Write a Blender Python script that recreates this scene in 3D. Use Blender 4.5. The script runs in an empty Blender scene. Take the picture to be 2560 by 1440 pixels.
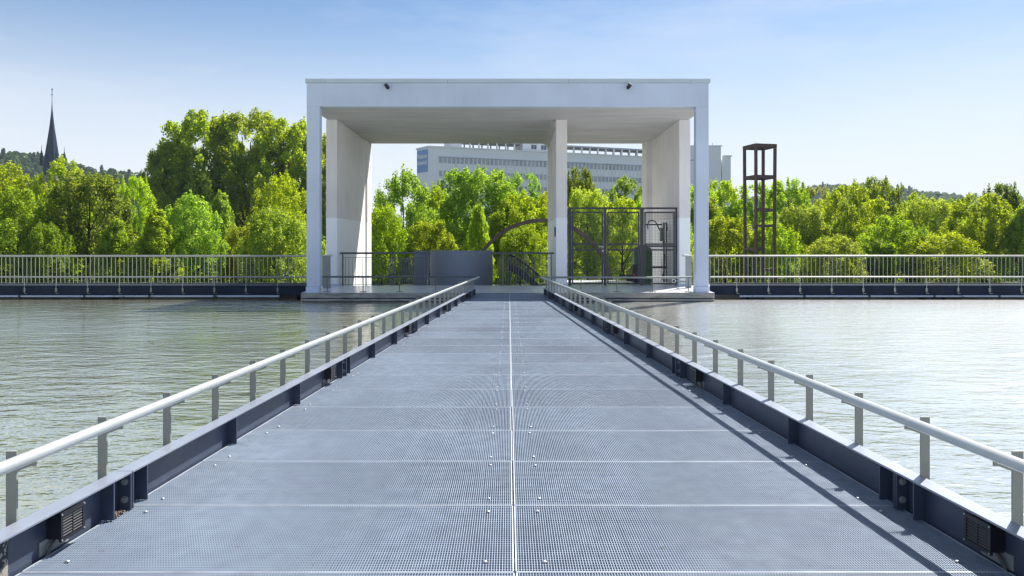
import bpy, math, random
import numpy as np
from mathutils import Vector, Matrix
R = math.radians
SC = bpy.context.scene
COL = SC.collection
CAMH, F, YH = 1.5, 1900.0, 620.0      # eye height (m), focal length and horizon in pixels of a 2560 px frame
rng = random.Random(7)

# ------------------------------------------------------------------ helpers
def PX(px, d): return (px - 1280.0) * d / F
def PZ(py, d): return CAMH - (py - YH) * d / F

def wl(o):
    v = Vector((0, 0, 0))
    while o is not None:
        v = v + o.location; o = o.parent
    return v

class MB:
    def __init__(s): s.v = []; s.f = []
    def hexa(s, p):                      # 8 points: bottom ring 0-3, top ring 4-7
        b = len(s.v); s.v += [tuple(q) for q in p]
        for f in ((3,2,1,0),(4,5,6,7),(0,1,5,4),(1,2,6,5),(2,3,7,6),(3,0,4,7)):
            s.f.append(tuple(b + i for i in f))
        return s
    def box(s, x0, x1, y0, y1, z0, z1):
        return s.hexa([(x0,y0,z0),(x1,y0,z0),(x1,y1,z0),(x0,y1,z0),(x0,y0,z1),(x1,y0,z1),(x1,y1,z1),(x0,y1,z1)])
    def bar(s, p, q, w, h, up=(0,0,1)):
        p, q = Vector(p), Vector(q); t = (q - p).normalized(); up = Vector(up)
        if abs(t.dot(up)) > .98: up = Vector((0,1,0))
        a = t.cross(up).normalized() * w * .5; b = a.cross(t).normalized() * h * .5
        return s.hexa([p-a-b, p+a-b, p+a+b, p-a+b, q-a-b, q+a-b, q+a+b, q-a+b])
    def tube(s, pts, r, n=12, cap=True):
        pts = [Vector(p) for p in pts]; b = len(s.v); m = len(pts)
        rs = r if isinstance(r, (list, tuple)) else [r] * m
        ref = None
        for i, p in enumerate(pts):
            t = (pts[min(i+1, m-1)] - pts[max(i-1, 0)]).normalized()
            if ref is None: ref = Vector((0,0,1)) if abs(t.z) < .9 else Vector((1,0,0))
            a = t.cross(ref).normalized(); c = a.cross(t).normalized(); ref = c
            for k in range(n):
                an = 2*math.pi*k/n
                s.v.append(tuple(p + (a*math.cos(an) + c*math.sin(an)) * rs[i]))
        for i in range(m-1):
            for k in range(n):
                k2 = (k+1) % n
                s.f.append((b+i*n+k, b+i*n+k2, b+(i+1)*n+k2, b+(i+1)*n+k))
        if cap:
            s.f.append(tuple(b+k for k in range(n))[::-1]); s.f.append(tuple(b+(m-1)*n+k for k in range(n)))
        return s
    def lathe(s, prof, c=(0,0,0), n=24):
        b = len(s.v); m = len(prof)
        for (r, z) in prof:
            for k in range(n):
                an = 2*math.pi*k/n
                s.v.append((c[0]+r*math.cos(an), c[1]+r*math.sin(an), c[2]+z))
        for i in range(m-1):
            for k in range(n):
                k2 = (k+1) % n
                s.f.append((b+i*n+k, b+i*n+k2, b+(i+1)*n+k2, b+(i+1)*n+k))
        s.f.append(tuple(b+k for k in range(n))[::-1]); s.f.append(tuple(b+(m-1)*n+k for k in range(n)))
        return s
    def poly(s, pts, z0, z1):            # prism of a plan polygon (counter-clockwise); z1 may be a function of (x, y)
        b = len(s.v); n = len(pts)
        zt = z1 if callable(z1) else (lambda x, y: z1)
        s.v += [(x, y, z0) for x, y in pts] + [(x, y, zt(x, y)) for x, y in pts]
        s.f.append(tuple(range(b, b+n))[::-1]); s.f.append(tuple(range(b+n, b+2*n)))
        for i in range(n):
            j = (i+1) % n; s.f.append((b+i, b+j, b+n+j, b+n+i))
        return s
    def mesh(s, name, m, smooth=False):
        me = bpy.data.meshes.new(name); me.from_pydata(s.v, [], s.f); me.update()
        me.materials.append(m)
        if smooth: me.polygons.foreach_set('use_smooth', [True]*len(me.polygons))
        return me
    def build(s, name, m, parent=None, smooth=False, bevel=0, local=False):
        o = bpy.data.objects.new(name, s.mesh(name, m, smooth)); COL.objects.link(o)
        if parent is not None:
            o.parent = parent
            if not local: o.location = -wl(parent)
        if smooth:
            try:
                md = o.modifiers.new('edges', 'EDGE_SPLIT'); md.split_angle = R(40)
            except Exception: pass
        if bevel:
            md = o.modifiers.new('bevel', 'BEVEL'); md.width = bevel; md.segments = 2; md.limit_method = 'ANGLE'
        return o

def inst(name, me, parent, loc, rot=None, local=False):
    o = bpy.data.objects.new(name, me); COL.objects.link(o)
    o.location = Vector(loc)
    if parent is not None:
        if not local: o.location = Vector(loc) - wl(parent)
        o.parent = parent
    if rot: o.rotation_euler = rot
    return o

def tag(o, label=None, cat=None, group=None, kind=None):
    if label: o['label'] = label
    if cat: o['category'] = cat
    if group: o['group'] = group
    if kind: o['kind'] = kind
    return o
def thing(name, label, cat, loc=(0,0,0), rz=0, group=None):
    o = bpy.data.objects.new(name, None); COL.objects.link(o)
    o.empty_display_size = .2; o.location = loc; o.rotation_euler = (0,0,rz)
    return tag(o, label, cat, group)

# ------------------------------------------------------------------ materials
def new_mat(name):
    m = bpy.data.materials.new(name); m.use_nodes = True
    nt = m.node_tree; p = nt.nodes['Principled BSDF']
    return m, nt, p
def N(nt, t, **kw):
    n = nt.nodes.new(t)
    for k, v in kw.items(): setattr(n, k, v)
    return n
def coords(nt, scale=(1,1,1), geo=True):
    if geo: src = N(nt, 'ShaderNodeNewGeometry').outputs['Position']
    else: src = N(nt, 'ShaderNodeTexCoord').outputs['Object']
    mp = N(nt, 'ShaderNodeMapping'); mp.inputs['Scale'].default_value = scale
    nt.links.new(src, mp.inputs['Vector']); return mp.outputs['Vector']
def noise(nt, vec, sc, det=4, rough=.55):
    n = N(nt, 'ShaderNodeTexNoise'); n.inputs['Scale'].default_value = sc
    n.inputs['Detail'].default_value = det; n.inputs['Roughness'].default_value = rough
    nt.links.new(vec, n.inputs['Vector']); return n.outputs['Fac']
def ramp(nt, fac, stops):
    r = N(nt, 'ShaderNodeValToRGB'); e = r.color_ramp.elements
    while len(e) < len(stops): e.new(.5)
    for el, (p, c) in zip(e, stops):
        el.position = p; el.color = (*c, 1) if len(c) == 3 else c
    nt.links.new(fac, r.inputs['Fac']); return r.outputs['Color']
def mix(nt, fac, a, b, mode='MIX'):
    n = N(nt, 'ShaderNodeMix', data_type='RGBA', blend_type=mode)
    def put(s, v):
        if isinstance(v, (int, float)): s.default_value = v
        elif isinstance(v, tuple): s.default_value = (*v, 1)
        else: nt.links.new(v, s)
    put(n.inputs[0], fac); put(n.inputs[6], a); put(n.inputs[7], b); return n.outputs[2]
def bump(nt, p, h, strength=.2, dist=.01):
    b = N(nt, 'ShaderNodeBump'); b.inputs['Strength'].default_value = strength; b.inputs['Distance'].default_value = dist
    nt.links.new(h, b.inputs['Height']); nt.links.new(b.outputs['Normal'], p.inputs['Normal'])

def mat(name, c, rough=.6, metal=0., var=.15, sc=3., scale=(1,1,1), bmp=0., spec=.5, dirt=None, dsc=1.2, dpos=(.55,.75)):
    m, nt, p = new_mat(name)
    v = coords(nt, scale)
    f = noise(nt, v, sc)
    lo = tuple(x*(1-var) for x in c); hi = tuple(min(1, x*(1+var)) for x in c)
    col = ramp(nt, f, [(.3, lo), (.7, hi)])
    if dirt:
        d = ramp(nt, noise(nt, v, dsc, 6, .65), [(dpos[0], (0,0,0)), (dpos[1], (1,1,1))])
        col = mix(nt, d, col, dirt)
    nt.links.new(col, p.inputs['Base Color'])
    p.inputs['Roughness'].default_value = rough; p.inputs['Metallic'].default_value = metal
    p.inputs['Specular IOR Level'].default_value = spec
    if bmp: bump(nt, p, noise(nt, v, sc*12, 3), bmp, .01)
    return m

def plaster(name, c, repaint=None, streak=.5):
    m, nt, p = new_mat(name)
    v = coords(nt)
    base = ramp(nt, noise(nt, v, .7, 5), [(.25, tuple(x*.88 for x in c)), (.75, tuple(min(1,x*1.05) for x in c))])
    vs = coords(nt, (3.0, 3.0, .18))
    st = ramp(nt, noise(nt, vs, 1.6, 6, .7), [(.52, (0,0,0)), (.8, (streak,)*3)])
    col = mix(nt, st, base, tuple(x*.62 for x in (c[0]*1.0, c[1]*.97, c[2]*.92)))
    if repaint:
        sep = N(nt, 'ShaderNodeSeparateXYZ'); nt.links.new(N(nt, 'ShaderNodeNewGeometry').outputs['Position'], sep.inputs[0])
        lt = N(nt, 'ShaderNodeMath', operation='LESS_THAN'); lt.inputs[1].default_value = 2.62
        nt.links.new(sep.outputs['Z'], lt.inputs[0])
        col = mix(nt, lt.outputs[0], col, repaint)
    nt.links.new(col, p.inputs['Base Color']); p.inputs['Roughness'].default_value = .75
    p.inputs['Specular IOR Level'].default_value = .3
    bump(nt, p, noise(nt, v, 40, 3), .12, .01)
    return m

M = {}
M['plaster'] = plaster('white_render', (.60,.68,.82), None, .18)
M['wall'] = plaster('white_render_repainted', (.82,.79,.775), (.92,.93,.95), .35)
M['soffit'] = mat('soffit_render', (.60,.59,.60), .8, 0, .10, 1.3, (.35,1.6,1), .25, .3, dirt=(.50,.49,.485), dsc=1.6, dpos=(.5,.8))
M['cornice'] = mat('cornice_sheet', (.55,.63,.66), .45, .3, .06, 1)
M['joint'] = mat('joint_seal', (.10,.11,.12), .8)
M['floor'] = mat('polished_floor', (.74,.75,.78), .22, 0, .06, 2.5, dirt=(.60,.60,.62), dsc=.9)
M['concrete'] = mat('weathered_concrete', (.36,.35,.32), .85, 0, .2, 2, (1,1,5), .3, dirt=(.13,.12,.10), dsc=1.5, dpos=(.5,.7))
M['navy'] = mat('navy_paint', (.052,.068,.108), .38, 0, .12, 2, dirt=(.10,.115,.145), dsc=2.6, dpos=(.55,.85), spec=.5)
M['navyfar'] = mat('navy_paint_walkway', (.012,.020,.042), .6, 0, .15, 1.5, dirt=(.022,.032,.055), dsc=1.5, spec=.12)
M['flange'] = mat('navy_flange_sheen', (.27,.30,.37), .36, .3, .10, 3, dirt=(.36,.39,.45), dsc=2.5, dpos=(.55,.8))  # pale sheen of the navy flange tops put into the base colour
M['black'] = mat('black_plastic', (.012,.014,.02), .42, 0, .2, 6)
M['rail'] = mat('brushed_tube', (.52,.55,.55), .33, .45, .05, 4, dirt=(.45,.47,.46), dsc=6, dpos=(.62,.85))
M['post'] = mat('olive_grey_paint', (.26,.27,.245), .5, 0, .08, 6, dirt=(.15,.14,.11), dsc=7, dpos=(.62,.85))
M['galv_old'] = mat('galvanised_steel', (.33,.40,.51), .45, .4, .10, 8, dirt=(.27,.33,.42), dsc=1.2, dpos=(.45,.8))
def galv_mat():
    m, nt, p = new_mat('galvanised_grating')
    v = coords(nt)
    c = ramp(nt, noise(nt, v, 9, 4), [(.3, (.235,.29,.375)), (.7, (.325,.39,.485))])
    wear = ramp(nt, noise(nt, coords(nt, (1,.45,1)), 1.1, 5, .6), [(.42, (0,0,0)), (.72, (1,1,1))])
    c = mix(nt, wear, c, (.215,.265,.345))
    spots = ramp(nt, noise(nt, v, 14, 3, .5), [(.70, (0,0,0)), (.74, (.7,.7,.7))])
    c = mix(nt, spots, c, (.16,.15,.14))
    oi = N(nt, 'ShaderNodeObjectInfo'); hs = N(nt, 'ShaderNodeHueSaturation')
    mr = N(nt, 'ShaderNodeMapRange'); mr.inputs[3].default_value = .88; mr.inputs[4].default_value = 1.08
    nt.links.new(oi.outputs['Random'], mr.inputs[0]); nt.links.new(mr.outputs[0], hs.inputs['Value']); nt.links.new(c, hs.inputs['Color'])
    nt.links.new(hs.outputs[0], p.inputs['Base Color']); p.inputs['Roughness'].default_value = .5; p.inputs['Metallic'].default_value = .15
    return m
M['galv'] = galv_mat()
M['galvedge'] = mat('galvanised_edging', (.55,.60,.66), .42, .4, .15, 5)
M['bolt'] = mat('zinc_bolt', (.58,.61,.64), .35, .7, .05, 20)
M['fence'] = mat('fence_paint', (.38,.39,.36), .42, .2, .07, 5)
M['greyplate'] = mat('grey_plate', (.26,.28,.28), .5, .1, .08, 3)
M['pipe'] = mat('pipe_steel', (.48,.54,.64), .35, .3, .12, 3, dirt=(.05,.06,.08), dsc=3, dpos=(.6,.7))
M['drum'] = mat('grey_blue_render', (.20,.235,.30), .8, 0, .06, 1.2, bmp=.1)
M['darksteel'] = mat('dark_grey_steel', (.055,.055,.065), .45, .3, .12, 5)
M['inrail'] = mat('slate_rail', (.11,.125,.135), .4, .3, .1, 5)
M['brownsteel'] = mat('brown_steel', (.10,.078,.075), .6, .1, .2, 2)
M['rust'] = mat('rusty_steel', (.060,.045,.046), .75, .1, .3, 5, dirt=(.095,.042,.032), dsc=2.0, dpos=(.5,.72))
M['tank'] = mat('green_tank', (.02,.13,.03), .4, 0, .1, 3)
M['ebox'] = mat('grey_cabinet', (.16,.18,.19), .5, .1, .08, 4)
M['red'] = mat('red_knob', (.45,.03,.02), .4)
M['white'] = mat('white_plastic', (.72,.73,.74), .4, 0, .05, 6)
M['peel'] = mat('peeled_paint', (.03,.035,.045), .8, 0, .3, 30, dirt=(.36,.33,.28), dsc=16, dpos=(.50,.53), bmp=.4)
M['litter'] = mat('dry_litter', (.17,.12,.09), .9, 0, .5, 60)
M['wood'] = mat('timber_pier', (.05,.042,.035), .85, 0, .3, 4, (1,6,1))
M['cable'] = mat('cable_sheath', (.10,.09,.085), .5)
M['bwall'] = mat('pale_panel', (.90,.91,.91), .6, 0, .02, .08)
M['bglass'] = mat('grey_window', (.42,.45,.50), .25, 0, .25, .35)
M['bdark'] = mat('slate_blue_glass', (.10,.14,.22), .2)
M['banner'] = mat('blue_banner', (.20,.37,.66), .6, 0, .08, .1)
M['letters'] = mat('white_lettering', (.85,.87,.9), .6, 0, .01, 1)
M['slate'] = mat('slate_roof', (.013,.024,.060), .65, 0, .25, .5, spec=.15)
M['stone'] = mat('sandstone', (.24,.20,.17), .9, 0, .2, .6)
M['bark'] = mat('bark', (.045,.036,.026), .9, 0, .3, 6, (1,1,.3), .4)
M['ground'] = mat('grass_ground', (.030,.045,.012), .95, 0, .4, .6, dirt=(.05,.045,.03), dsc=.2)
M['hill'] = mat('hill_ground', (.014,.030,.008), 1.0, 0, .4, .02, spec=0)

# water: murky olive, glossy, small wind ripples running across the view
def water_mat():
    m, nt, p = new_mat('pond_water')
    v = coords(nt, (1,1,1))
    nz = noise(nt, v, .25, 3)
    col = ramp(nt, nz, [(.3, (.25,.255,.125)), (.7, (.33,.33,.20))])
    sx = N(nt, 'ShaderNodeSeparateXYZ'); nt.links.new(v, sx.inputs[0])
    ss = N(nt, 'ShaderNodeMapRange'); ss.inputs[1].default_value = -2; ss.inputs[2].default_value = 7; nt.links.new(sx.outputs['X'], ss.inputs[0])
    col = mix(nt, ss.outputs[0], col, ramp(nt, nz, [(.3, (.33,.345,.33)), (.7, (.40,.41,.39))]))
    w1 = noise(nt, coords(nt, (.9,1.7,1)), 1.35, 4, .55)
    w2 = noise(nt, coords(nt, (1.2,2.0,1)), 4.6, 3, .55)
    w3 = noise(nt, coords(nt, (.2,.35,1)), .6, 2, .5)
    a = N(nt, 'ShaderNodeMath', operation='MULTIPLY_ADD'); a.inputs[1].default_value = .36
    nt.links.new(w2, a.inputs[0]); nt.links.new(w1, a.inputs[2])
    b = N(nt, 'ShaderNodeMath', operation='MULTIPLY'); nt.links.new(a.outputs[0], b.inputs[0]); nt.links.new(w3, b.inputs[1])
    # the water right of the bridge lies open to the wind, left of it is calmer
    sp = N(nt, 'ShaderNodeSeparateXYZ'); nt.links.new(coords(nt), sp.inputs[0])
    def across(lo, hi):
        mr = N(nt, 'ShaderNodeMapRange'); mr.inputs[1].default_value = -5; mr.inputs[2].default_value = 6
        mr.inputs[3].default_value = lo; mr.inputs[4].default_value = hi
        nt.links.new(sp.outputs['X'], mr.inputs[0]); return mr.outputs[0]
    c = N(nt, 'ShaderNodeMath', operation='MULTIPLY'); nt.links.new(b.outputs[0], c.inputs[0]); nt.links.new(across(.115, .085), c.inputs[1])
    bp = N(nt, 'ShaderNodeBump'); bp.inputs['Strength'].default_value = 1; bp.inputs['Distance'].default_value = 1
    nt.links.new(c.outputs[0], bp.inputs['Height'])
    out = nt.nodes['Material Output']; nt.nodes.remove(p)
    d = N(nt, 'ShaderNodeBsdfDiffuse'); nt.links.new(col, d.inputs['Color']); nt.links.new(bp.outputs[0], d.inputs['Normal'])
    g = N(nt, 'ShaderNodeBsdfGlossy'); g.inputs['Color'].default_value = (.97,.98,.97,1)
    nt.links.new(bp.outputs[0], g.inputs['Normal']); nt.links.new(across(.035, .20), g.inputs['Roughness'])
    lw = N(nt, 'ShaderNodeLayerWeight'); lw.inputs['Blend'].default_value = .5; nt.links.new(bp.outputs[0], lw.inputs['Normal'])
    fr = ramp(nt, lw.outputs['Facing'], [(.30, (.22,)*3), (.64, (.55,)*3), (.79, (.74,)*3), (.89, (.90,)*3)])
    s = N(nt, 'ShaderNodeMixShader'); nt.links.new(fr, s.inputs[0]); nt.links.new(d.outputs[0], s.inputs[1]); nt.links.new(g.outputs[0], s.inputs[2])
    nt.links.new(s.outputs[0], out.inputs['Surface'])
    return m
M['water'] = water_mat()

def leaf_mat(name, lo, mid, hi, trans=.5):
    m = bpy.data.materials.new(name); m.use_nodes = True; nt = m.node_tree; nt.nodes.clear()
    out = N(nt, 'ShaderNodeOutputMaterial')
    g = N(nt, 'ShaderNodeNewGeometry'); oi = N(nt, 'ShaderNodeObjectInfo')
    lo = tuple(.7*a+.3*b for a, b in zip(lo, mid)); hi = tuple(.6*a+.4*b for a, b in zip(hi, mid))
    c = ramp(nt, g.outputs['Random Per Island'], [(0, lo), (.5, mid), (1, hi)])
    h = N(nt, 'ShaderNodeHueSaturation')
    ma = N(nt, 'ShaderNodeMapRange'); ma.inputs[3].default_value = .485; ma.inputs[4].default_value = .515
    nt.links.new(oi.outputs['Random'], ma.inputs[0]); nt.links.new(ma.outputs[0], h.inputs['Hue'])
    mv = N(nt, 'ShaderNodeMapRange'); mv.inputs[3].default_value = .86; mv.inputs[4].default_value = 1.16
    mm = N(nt, 'ShaderNodeMath', operation='FRACT'); m7 = N(nt, 'ShaderNodeMath', operation='MULTIPLY'); m7.inputs[1].default_value = 7.31
    nt.links.new(oi.outputs['Random'], m7.inputs[0]); nt.links.new(m7.outputs[0], mm.inputs[0])
    nt.links.new(mm.outputs[0], mv.inputs[0]); nt.links.new(mv.outputs[0], h.inputs['Value'])
    nt.links.new(c, h.inputs['Color'])
    d = N(nt, 'ShaderNodeBsdfDiffuse'); t = N(nt, 'ShaderNodeBsdfTranslucent'); gl = N(nt, 'ShaderNodeBsdfGlossy')
    gl.inputs['Roughness'].default_value = .45; gl.inputs['Color'].default_value = (.8,.85,.8,1)
    tc = mix(nt, 1.0, h.outputs['Color'], (2.75,2.35,.85), 'MULTIPLY')
    nt.links.new(h.outputs['Color'], d.inputs['Color']); nt.links.new(tc, t.inputs['Color'])
    s = N(nt, 'ShaderNodeMixShader'); s.inputs[0].default_value = trans*1.15
    nt.links.new(d.outputs[0], s.inputs[1]); nt.links.new(t.outputs[0], s.inputs[2])
    s2 = N(nt, 'ShaderNodeMixShader'); s2.inputs[0].default_value = .02
    nt.links.new(s.outputs[0], s2.inputs[1]); nt.links.new(gl.outputs[0], s2.inputs[2])
    nt.links.new(s2.outputs[0], out.inputs['Surface']); return m
LEAF = {
 'lime':  leaf_mat('leaf_lime',  (0.118,0.205,0.010), (0.199,0.310,0.014), (0.310,0.410,0.025)),
 'pale':  leaf_mat('leaf_pale',  (.105,.180,.022), (.190,.295,.042), (.32,.41,.11)),
  'mid':   leaf_mat('leaf_mid',   (0.098,0.165,0.011), (0.171,0.250,0.016), (0.281,0.354,0.030)),
 'dark':  leaf_mat('leaf_dark',  (0.068,0.115,0.018), (0.107,0.168,0.022), (0.229,0.267,0.054)),
 'fresh': leaf_mat('leaf_fresh', (0.079,0.172,0.026), (0.139,0.257,0.040), (0.224,0.343,0.059)),
  'big':   leaf_mat('leaf_big',   (0.094,0.156,0.013), (0.169,0.256,0.019), (0.300,0.388,0.031)),
 'silver':leaf_mat('leaf_silver',(.12,.17,.08), (.18,.24,.11), (.26,.32,.16)),
  'wood':  leaf_mat('leaf_wood',  (.018,.042,.010), (.034,.072,.014), (.065,.110,.020), .3),
 'woodhaze': leaf_mat('leaf_wood_hazed', (.05,.085,.07), (.08,.125,.09), (.11,.155,.10), .3),  # paler, bluer wood leaves with the haze of distance put into the colour
}

# ------------------------------------------------------------------ world, sun, camera
SUN = Vector((.50, .58, 1.0)).normalized()
EL = math.asin(SUN.z); AZ = math.atan2(SUN.x, SUN.y)
w = bpy.data.worlds.new('World'); SC.world = w; w.use_nodes = True
nt = w.node_tree; bg = nt.nodes['Background']
sky = N(nt, 'ShaderNodeTexSky'); sky.sky_type = 'NISHITA'; sky.sun_disc = False
sky.sun_elevation = EL; sky.sun_rotation = AZ
sky.air_density = 1.0; sky.dust_density = .3; sky.ozone_density = 2.6; sky.altitude = 100
tc = N(nt, 'ShaderNodeTexCoord')
mp = N(nt, 'ShaderNodeMapping'); mp.inputs['Scale'].default_value = (1.6, 1.6, 7.5); mp.inputs['Rotation'].default_value = (0, R(14), 0)
nt.links.new(tc.outputs['Generated'], mp.inputs['Vector'])
cl = ramp(nt, noise(nt, mp.outputs['Vector'], 1.7, 6, .58), [(.46, (0,0,0)), (.80, (.42,.42,.42))])
skyt = mix(nt, 1.0, sky.outputs['Color'], (.90,1.0,1.07), 'MULTIPLY')
sz = N(nt, 'ShaderNodeSeparateXYZ'); nt.links.new(tc.outputs['Generated'], sz.inputs[0])
hz0 = N(nt, 'ShaderNodeMapRange', interpolation_type='SMOOTHSTEP'); hz0.inputs[1].default_value = .06; hz0.inputs[2].default_value = .32
hz0.inputs[3].default_value = .94; hz0.inputs[4].default_value = .0
nt.links.new(sz.outputs['Z'], hz0.inputs[0])
skyt = mix(nt, hz0.outputs[0], skyt, (7.35, 7.6, 8.1))
# unseen bright cloud added above the frame ahead, to whiten the water reflections
cz_ = N(nt, 'ShaderNodeMapRange', interpolation_type='SMOOTHSTEP'); cz_.inputs[1].default_value = .34; cz_.inputs[2].default_value = .52; cz_.inputs[3].default_value = 0; cz_.inputs[4].default_value = 1
cy_ = N(nt, 'ShaderNodeMapRange', interpolation_type='SMOOTHSTEP'); cy_.inputs[1].default_value = -.1; cy_.inputs[2].default_value = .45; cy_.inputs[3].default_value = 0; cy_.inputs[4].default_value = 1
nt.links.new(sz.outputs['Z'], cz_.inputs[0]); nt.links.new(sz.outputs['Y'], cy_.inputs[0])
cm1 = N(nt, 'ShaderNodeMath', operation='MULTIPLY'); nt.links.new(cz_.outputs[0], cm1.inputs[0]); nt.links.new(cy_.outputs[0], cm1.inputs[1])
cn_ = ramp(nt, noise(nt, mp.outputs['Vector'], .9, 5, .55), [(.30, (.55,.55,.55)), (.62, (.95,.95,.95))])
cm2 = N(nt, 'ShaderNodeMath', operation='MULTIPLY'); nt.links.new(cm1.outputs[0], cm2.inputs[0]); nt.links.new(cn_, cm2.inputs[1])
skyt = mix(nt, cm2.outputs[0], skyt, (7.6, 7.6, 7.7))
skyc = mix(nt, cl, skyt, (7.4, 7.7, 8.4))
nt.links.new(skyc, bg.inputs['Color']); bg.inputs['Strength'].default_value = .064
sl = bpy.data.lights.new('sun', 'SUN'); sl.energy = 5.0; sl.angle = R(.53); sl.color = (1.0, .95, .87)
so = bpy.data.objects.new('sun', sl); COL.objects.link(so)
so.rotation_euler = (-SUN).to_track_quat('-Z', 'Y').to_euler(); so.location = (30, 40, 60)
cam = bpy.data.cameras.new('camera'); co = bpy.data.objects.new('camera', cam); COL.objects.link(co)
co.location = (0, 0, CAMH); co.rotation_euler = (R(90), 0, 0)
cam.sensor_width = 36; cam.lens = 36 * F / 2560; cam.shift_y = -(720 - YH) / 2560; cam.clip_end = 4000; cam.clip_start = .05
SC.camera = co
SC.view_settings.view_transform = 'Standard'; SC.view_settings.look = 'None'
SC.view_settings.exposure = .92; SC.view_settings.gamma = 1
SC.cycles.filter_width = 1.4; SC.cycles.max_bounces = 10; SC.cycles.diffuse_bounces = 6; SC.cycles.transparent_max_bounces = 8; SC.cycles.volume_bounces = 0

# ------------------------------------------------------------------ ground and water
ZW, ZG = -.29, -.62
def sheet(name, x0, x1, y0, y1, z, m):
    me = bpy.data.meshes.new(name); me.from_pydata([(x0,y0,z),(x1,y0,z),(x1,y1,z),(x0,y1,z)], [], [(0,1,2,3)]); me.materials.append(m)
    o = bpy.data.objects.new(name, me); COL.objects.link(o); return tag(o, kind='structure')
sheet('ground', -900, 900, -120, 1000, ZG, M['ground'])
sheet('water', -90, 90, -60, 27.3, ZW, M['water'])
tag(MB().box(-90, 90, 27.2, 29.6, ZG-.2, -.17).build('embankment', M['concrete']), kind='structure')

# ------------------------------------------------------------------ the footbridge
def W(d): return 2.486 - .0563*d
def XC(d): return .028 - .0043*d
def EX(s, o, d): return XC(d) + s*(W(d) + o)
P0, PL = 3.519, .912
bridge = thing('footbridge', 'straight footbridge of galvanised grating between two low navy edge beams', 'footbridge', (0, 12, 0))
CLIPME = MB().lathe([(.0105,0),(.0105,.0035),(.007,.007),(.003,.008)], n=10).mesh('clip', M['bolt'], True)
for n in range(-4, 24):
    y0, y1 = P0 + PL*n + .003, P0 + PL*(n+1) - .003
    for s in (-1, 1):
        g = MB()
        jx = rng.uniform(-.002, .002); jz = rng.uniform(-.0015, .0015)
        gap = .0050 + (.004*rng.random() if n < 4 else 0)
        xin = lambda y: XC(y) + s*gap + jx
        xo0, xo1 = EX(s, -.004, y0), EX(s, -.004, y1)
        T = .0018
        ym = (y0+y1)/2; wmax = W(y0); k = 1
        while True:                                       # bearing bars along the bridge
            off = gap + .0129*k + rng.uniform(-.0007, .0007); k += 1
            if off > wmax - .008: break
            ye = y1
            xa = XC(y0) + s*off
            if off > W(y1) - .008:
                ye = y0 + (W(y0) - .008 - off) / .0563
                if ye - y0 < .02: continue
            xb = XC(ye) + s*off
            g.hexa([(xa-T,y0,-.028),(xa+T,y0,-.028),(xb+T,ye,-.028),(xb-T,ye,-.028),(xa-T,y0,jz),(xa+T,y0,jz),(xb+T,ye,jz),(xb-T,ye,jz)])
        nc = 32; st = (y1-y0)/nc
        for i in range(1, nc):                            # cross bars, 2 mm lower
            y = y0 + st*i; a, b = sorted((xin(y), EX(s, -.006, y)))
            g.box(a, b, y-.0020, y+.0020, -.010, -.0015+jz)
        go = g.build('grating_panel', M['galv'], bridge)
        e = MB()
        for (yy) in (y0+.0022, y1-.0022):
            a, b = sorted((xin(yy), EX(s, -.004, yy))); e.box(a, b, yy-.0021, yy+.0021, -.03, .0008+jz)
        for fx in (lambda y: xin(y), lambda y: EX(s, -.004, y)):
            t_ = .0034
            e.hexa([(fx(y0)-t_,y0+.0065,-.03),(fx(y0)+t_,y0+.0065,-.03),(fx(y1)+t_,y1-.0065,-.03),(fx(y1)-t_,y1-.0065,-.03),
                    (fx(y0)-t_,y0+.0065,.001+jz),(fx(y0)+t_,y0+.0065,.001+jz),(fx(y1)+t_,y1-.0065,.001+jz),(fx(y1)-t_,y1-.0065,.001+jz)])
        e.build('edging_bar', M['galvedge'], go)
        if n >= -1:
            for yy in (y0+.105, y1-.105):
                for xx in (XC(yy)+s*(.147+rng.uniform(-.012,.012)), EX(s, -.155+rng.uniform(-.02,.02), yy)):
                    inst('clip', CLIPME, go, (xx, yy+rng.uniform(-.012,.012), .0015))
# bearers under the gratings
for s in (-1, 1):
    q = MB()
    for o0 in (-W(12)+.1, -.25): pass
    y0, y1 = .2, 25.3
    q.hexa([(XC(y0)+s*.08,y0,-.2),(XC(y0)+s*.14,y0,-.2),(XC(y1)+s*.14,y1,-.2),(XC(y1)+s*.08,y1,-.2),
            (XC(y0)+s*.08,y0,-.032),(XC(y0)+s*.14,y0,-.032),(XC(y1)+s*.14,y1,-.032),(XC(y1)+s*.08,y1,-.032)])
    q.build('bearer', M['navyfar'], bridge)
ZB = .221; Y0B, Y1B = -.2, 24.4
def strip(mb, s, o0, o1, z0, z1, a, b):
    oo = (o0, o1) if s > 0 else (-0+o1, o0)
    p = lambda o, d, z: (EX(s, o, d), d, z)
    return mb.hexa([p(oo[0],a,z0),p(oo[1],a,z0),p(oo[1],b,z0),p(oo[0],b,z0),p(oo[0],a,z1),p(oo[1],a,z1),p(oo[1],b,z1),p(oo[0],b,z1)])
JO = [4.36 + 4.56*k for k in range(-1, 5)]
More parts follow.
